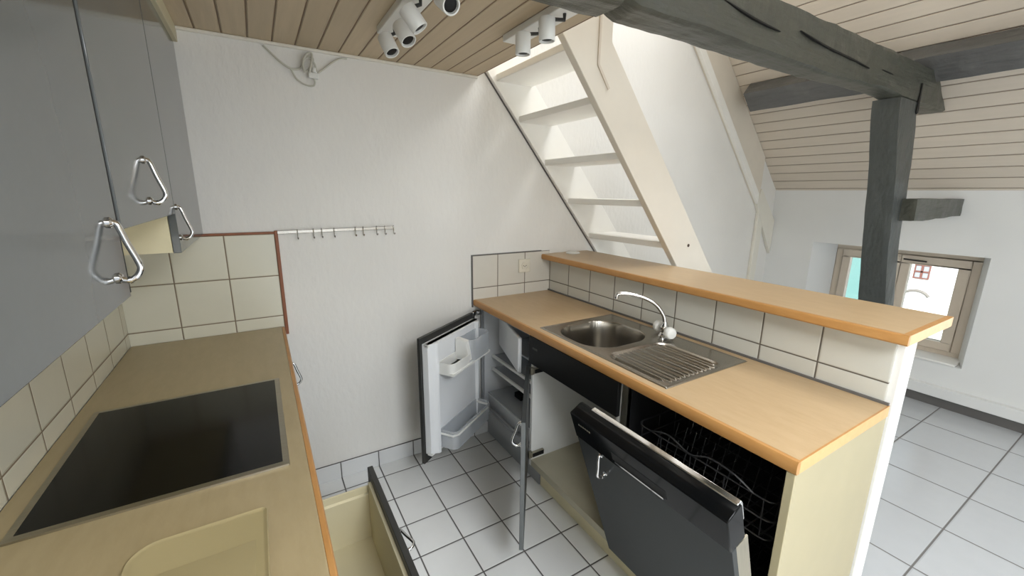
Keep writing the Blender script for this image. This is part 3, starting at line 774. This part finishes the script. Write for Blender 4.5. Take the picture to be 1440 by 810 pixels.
# ------------------------------------------------------------------ dark timbers
def rough_bar(n, cross, path, amp=.008, seed=0, f=7.0, m=7):
    """bar with a subdivided rectangular section; cross(t)->(u0,u1,v0,v1), path(t,u,v)->point"""
    b = bm_(); rings = []
    for i in range(n+1):
        t = i/n; u0, u1, v0, v1 = cross(t); r = []
        side = [(u0+(u1-u0)*k/m, v0) for k in range(m)]+[(u1, v0+(v1-v0)*k/m) for k in range(m)]+[(u1-(u1-u0)*k/m, v1) for k in range(m)]+[(u0, v1-(v1-v0)*k/m) for k in range(m)]
        cu, cv = (u0+u1)/2, (v0+v1)/2
        for (u, v) in side:
            p = Vector(path(t, u, v))
            cd = max(abs(u-cu)/((u1-u0)/2), 0)*max(abs(v-cv)/((v1-v0)/2), 0)
            u2, v2 = cu+(u-cu)*(1-.03*cd**8), cv+(v-cv)*(1-.03*cd**8)
            p = Vector(path(t, u2, v2))
            dn = noise.noise_vector(p*f+Vector((seed, seed*2, 0)))*amp+noise.noise_vector(p*f*3+Vector((seed, 3, 1)))*amp*.4
            r.append(b.verts.new(p+dn))
        rings.append(r)
    q = len(rings[0])
    for A, C_ in zip(rings, rings[1:]):
        for k in range(q):
            fc = b.faces.new((A[k], A[(k+1) % q], C_[(k+1) % q], C_[k])); fc.smooth = True
    b.faces.new(rings[0][::-1]); b.faces.new(rings[-1])
    return b
# tie beam: along X at Y -1.2 .. -1.08
bx0, bx1 = .75, 4.24
def bcross(t):
    x = bx0+(bx1-bx0)*t
    zb_ = 2.056+.007*math.sin(x*4.3)+.022*ss(1.475, 1.485, x)*(1-ss(1.50, 1.53, x))
    zt_ = 2.122 if x < XE-.03 else 2.238
    return (-1.2, -1.088-.012*math.sin(x*2.6), zb_, zt_)
def bpath(t, u, v):
    xe = 3.95+(2.25-v)*1.5                       # end sawn off along the slope
    return (bx0+(xe-bx0)*t, u, v+(.006 if u < -1.19 else 0))
tb = thing('tie_beam', 'massive dark grey painted old timber beam crossing the room under the slope', 'beam', (2.5, -1.13, 2.0), kind='thing')
obj('beam_body', rough_bar(150, bcross, bpath, .007, 3.3, 4.5, 8), 'timber', tb)
# long drying cracks: thin dark wedges let into the front face
def crack(pts, w):
    b = bm_(); P = smooth_pts(pts, 5); n = len(P); A = []; C_ = []
    for i, p in enumerate(P):
        ww = w*math.sin(PI*min(1, max(0, i/(n-1))))**.6
        A.append((p.x, p.z+ww/2)); C_.append((p.x, p.z-ww/2))
    prism(b, A+C_[::-1], 'Y', -1.2075, -1.19)
    return b
for pts, w in (([(1.92, 0, 2.165), (2.10, 0, 2.145), (2.28, 0, 2.135)], .006), ([(2.42, 0, 2.165), (2.65, 0, 2.145), (2.90, 0, 2.135), (3.08, 0, 2.125)], .007), ([(3.22, 0, 2.14), (3.36, 0, 2.137)], .005)):
    plabel(obj('crack', crack(pts, w), 'black', tb), 'dark drying crack')
# leaning post
def pcross(t):
    w = .255-.10*ss(0, .55, t)-.015*t
    return (0, w, -1.202, -1.075+.03*t)
def ppath(t, u, v):
    z = 2.053*(1-t); x = 3.532+(2.004-z)*.355 if z < 2.004 else 3.532
    x += .012*math.sin(t*9)+.03*ss(.3, .6, t)*0
    return (x+u, v, z)
tp_ = thing('leaning_post', 'dark grey painted timber post leaning in front of the small window', 'post', (4.3, -1.15, 0), kind='thing')
obj('post_body', rough_bar(60, pcross, ppath, .005, 9.1, 3.5, 6), 'timber_z', tp_)
b = bm_(); prism(b, [(3.765, 2.15), (3.777, 2.15), (3.79, 2.0), (3.775, 1.99), (3.762, 2.0)], 'Y', -1.206, -1.19)
obj('tenon_crack', b, 'black', tp_)
# purlin under the slope, along Y
def qcross(t): return (-.085, .085, 0, .12)
def qpath(t, u, v):
    y = -4.19+4.08*t; c = Vector((4.0, 0, zs(4.0)))
    a = Vector((.7071, 0, -.7071)); n = Vector((-.7071, 0, -.7071))
    p = c+a*u+n*(v+.006); return (p.x, y, p.z)
tag(obj('purlin', rough_bar(60, qcross, qpath, .005, 5.5, 4.0, 5), 'timber_y', bevel=0), 'long grey purlin running under the sloping board ceiling behind the big beam', 'beam', kind='thing')
# short tie from the post to the low wall
def rcross(t): return (-1.27, -1.175, 1.385+.02*t, 1.52)
def rpath(t, u, v): return (3.86+(4.745-3.86)*t, u, v)
tag(obj('short_tie', rough_bar(16, rcross, rpath, .006, 1.7, 6, 5), 'timber'), 'short dark timber stub between the leaning post and the wall above the window', 'beam', kind='thing')

# ------------------------------------------------------------------ ceiling spotlights
def spotbar(label, x, y0, y1, heads):
    t = thing('spotlight_bar', label, 'lamp', (x, (y0+y1)/2, CZ-.03), 'white spotlight bars on the board ceiling')
    obj('ceiling_plate', B(x-.04, x+.04, y0, y1, CZ-.026, CZ-.0005), 'whiteplastic', t, .003)
    for (hx, hy, hz, ax) in heads:
        ax = Vector(ax).normalized(); c = Vector((hx, hy, hz))
        b = bm_(); lathe(b, [(.020, -.034), (.026, -.033), (.027, -.030), (.027, .034), (.0255, .036), (.022, .035), (.0215, .026)], c, ax, 28)
        hd = obj('lamp_head', b, 'whiteplastic', t)
        plabel(obj('lens', lathe(bm_(), [(.0205, .027), (.017, .030), (.008, .031), (0, .031)], c, ax, 20), 'black', hd), 'dark lens')
        b = bm_(); top = c-ax*.03
        tube(b, [(x, hy, CZ-.026), (x, hy, CZ-.045), tuple(top*.6+Vector((x, hy, CZ-.045))*.4), tuple(top)], .006, 8)
        plabel(obj('bracket', b, 'dark', hd), 'dark swivel bracket')
spotbar('white ceiling bar with four spotlights, left of the stair opening', 1.01, -1.08, -.42,
        [(.985, -.515, 2.052, (.30, -.50, -1)), (.998, -.665, 2.05, (.30, -.60, -1)), (.985, -.80, 2.05, (.60, -.25, -.9)), (1.03, -.955, 2.055, (.1, -.85, -.6))])
spotbar('white ceiling bar with two small spotlights by the stair opening', 1.455, -1.02, -.60,
        [(1.385, -.800, 2.048, (0, 0, -1)), (1.385, -.945, 2.052, (.04, 0, -1))])

# ------------------------------------------------------------------ small things on the walls
hr = thing('hook_rail', 'slim metal hook rail with nine hooks on the white back wall', 'rail', (.84, -.012, 1.34))
z1, z2 = 1.346, 1.352
b = bm_(); prism(b, [(.578, 1.337), (1.105, 1.343), (1.105, 1.357), (.578, 1.351)], 'Y', -.018, -.012)
tube(b, [(.60, -.014, 1.344), (.60, -.001, 1.344)], .005, 8); tube(b, [(1.095, -.014, 1.350), (1.095, -.001, 1.350)], .005, 8)
obj('bar', b, 'steel', hr, .001)
for u in (415, 436, 447, 463.5, 492.5, 503.5, 522.5, 534.5, 547):
    x = .574+(u-388)/164*.53*(1+.0004*(u-470)); z = 1.337+(x-.578)*.0114+.004
    P = smooth_pts([(x, -.012, z+.012), (x, -.021, z+.013), (x, -.0215, z), (x, -.020, z-.022), (x+.001, -.024, z-.031), (x+.001, -.034, z-.030), (x+.001, -.038, z-.022)], 4)
    b = bm_(); tube(b, P, .0022, 6); obj('hook', b, 'chrome', hr)

cb = thing('cable_bundle', 'loose white cable bundle with a connector hanging under the ceiling on the back wall', 'cable', (.77, -.02, 1.97))
def wp(x, z, d=.012): return (x, -d, z)
for pts, r in (([wp(.604, 2.120, .004), wp(.63, 2.095, .005), wp(.665, 2.062), wp(.70, 2.043), wp(.735, 2.048), wp(.752, 2.075, .02), wp(.768, 2.098, .022), wp(.79, 2.094, .022), wp(.782, 2.065, .03), wp(.756, 2.035, .028), wp(.745, 2.06, .03), wp(.765, 2.09, .034), wp(.792, 2.075, .03), wp(.80, 2.04, .03)], .0042),
               ([wp(.70, 2.043), wp(.72, 2.004), wp(.757, 1.984), wp(.785, 1.985, .016), wp(.79, 2.005, .02), wp(.775, 2.02, .02)], .0036),
               ([wp(.752, 2.03, .03), wp(.748, 2.07, .036), wp(.765, 2.105, .036), wp(.785, 2.108, .036), wp(.78, 2.07, .04), wp(.768, 2.03, .04)], .0045),
               ([wp(.80, 2.035, .016), wp(.835, 2.062), wp(.87, 2.092), wp(.905, 2.115, .005), wp(.935, 2.119, .004)], .0036)):
    obj('cable_loop', tube(bm_(), smooth_pts(pts, 5), r, 8), 'cable', cb)
b = bm_(); box(b, .766, .806, -.035, -.012, 2.012, 2.034); lathe(b, [(.008, 0), (.011, .004), (.011, .02), (.007, .024)], (.79, -.024, 2.034), (.2, 0, 1), 12)
obj('connector', b, 'whiteplastic', cb, .003)

so_ = thing('wall_socket', 'cream power socket on the tiles below the bar top end', 'socket', (1.915, -.008, 1.045))
obj('cover_plate', B(1.873, 1.957, -.017, -.0082, 1.043, 1.127), 'socket', so_, .004)
b = bm_(); lathe(b, [(.026, 0), (.026, .004), (.022, .0045), (.021, .001), (0, .001)], (1.915, -.017, 1.085), (0, -1, 0), 6, False)
ins = obj('insert', b, 'socket', so_)
b = bm_()
for dx_, dz_ in ((-.0095, .0), (.0095, .0), (0, -.005)): lathe(b, [(.003, 0), (.003, .0008), (0, .0008)], (1.915+dx_, -.0181, 1.085+dz_), (0, -1, 0), 10)
obj('contact_holes', b, 'dark', ins)

# ------------------------------------------------------------------ light
def area(name, loc, target, sx, sy, power, col):
    L_ = bpy.data.lights.new(name, 'AREA'); L_.shape = 'RECTANGLE'; L_.size = sx; L_.size_y = sy; L_.energy = power; L_.color = col
    o = bpy.data.objects.new(name, L_); COL.objects.link(o); o.location = loc
    o.rotation_euler = (Vector(target)-Vector(loc)).to_track_quat('-Z', 'Y').to_euler(); return o
cool = (.90, .95, 1.0)
area('daylight_front_window', (3.4, YF-.12, 1.33), (3.4, 0, 1.33), 1.75, 1.6, 8, cool)
area('ceiling_fill', ((CW[0]+CW[1])/2, (CW[2]+CW[3])/2, CZ+.05), ((CW[0]+CW[1])/2, (CW[2]+CW[3])/2, 0), .84, 1.04, 84, cool)  # added fill lamp in a made-up ceiling opening, brightens the kitchen floor
area('rear_fill', (1.075, YF-.12, 1.03), (1.075, 0, .7), .83, 2.0, 9, cool)  # added fill lamp behind the camera, lifts floor and lower wall
area('side_fill', (XK+.16, (S0+S1)/2, .88), (0, (S0+S1)/2, .88), 1.35, 1.0, 7, cool)  # added lamp in an unseen opening, lights the cabinets from the right
cx_ = (SX[0]+SX[1])/2; cn = Vector((-.7071, 0, -.7071)); c0 = Vector((cx_, (SK[0]+SK[1])/2, zs(cx_)))-cn*.06
area('daylight_roof_window', c0, c0+cn, 1.05, 1.2, 46, (1, .99, .97))
c1 = Vector((cx_, (SK2[0]+SK2[1])/2, zs(cx_)))-cn*.06
area('slope_fill', c1, c1+cn, 1.25, 1.25, 24, cool)  # added fill lamp on the unseen slope, more light from above
su = bpy.data.lights.new('sun', 'SUN'); su.energy = 14; su.angle = .01; so2 = bpy.data.objects.new('sun', su); COL.objects.link(so2)
so2.rotation_euler = Vector((1, .35, -.55)).to_track_quat('-Z', 'Y').to_euler()
wd = bpy.data.worlds.new('sky'); sc.world = wd; wd.use_nodes = True
bg = wd.node_tree.nodes['Background']; bg.inputs[0].default_value = (.82, .91, 1, 1); bg.inputs[1].default_value = 1.6

# ------------------------------------------------------------------ camera
cam = bpy.data.cameras.new('camera'); co = bpy.data.objects.new('camera', cam); COL.objects.link(co); sc.camera = co
yaw, pit, rol = .5435, -.2250, .0107
F = Vector((math.sin(yaw)*math.cos(pit), math.cos(yaw)*math.cos(pit), math.sin(pit)))
Rt = Vector((math.cos(yaw), -math.sin(yaw), 0)); U = Rt.cross(F)
r_ = Rt*math.cos(rol)+U*math.sin(rol); u_ = -Rt*math.sin(rol)+U*math.cos(rol)
mw = Matrix.Identity(4)
for i in range(3): mw[i][0], mw[i][1], mw[i][2] = r_[i], u_[i], -F[i]
mw.translation = Vector((.5132, -2.1849, 1.5306)); co.matrix_world = mw
cam.sensor_width = 36; cam.lens = 584.8543/1440*36; cam.clip_start = .02; cam.clip_end = 200

vs = sc.view_settings; vs.view_transform = 'Standard'; vs.look = 'None'; vs.exposure = -.18; vs.gamma = 1; vs.use_curve_mapping = False
sc.cycles.use_denoising = True; sc.cycles.max_bounces = 10; sc.cycles.diffuse_bounces = 6; sc.cycles.sample_clamp_indirect = 6
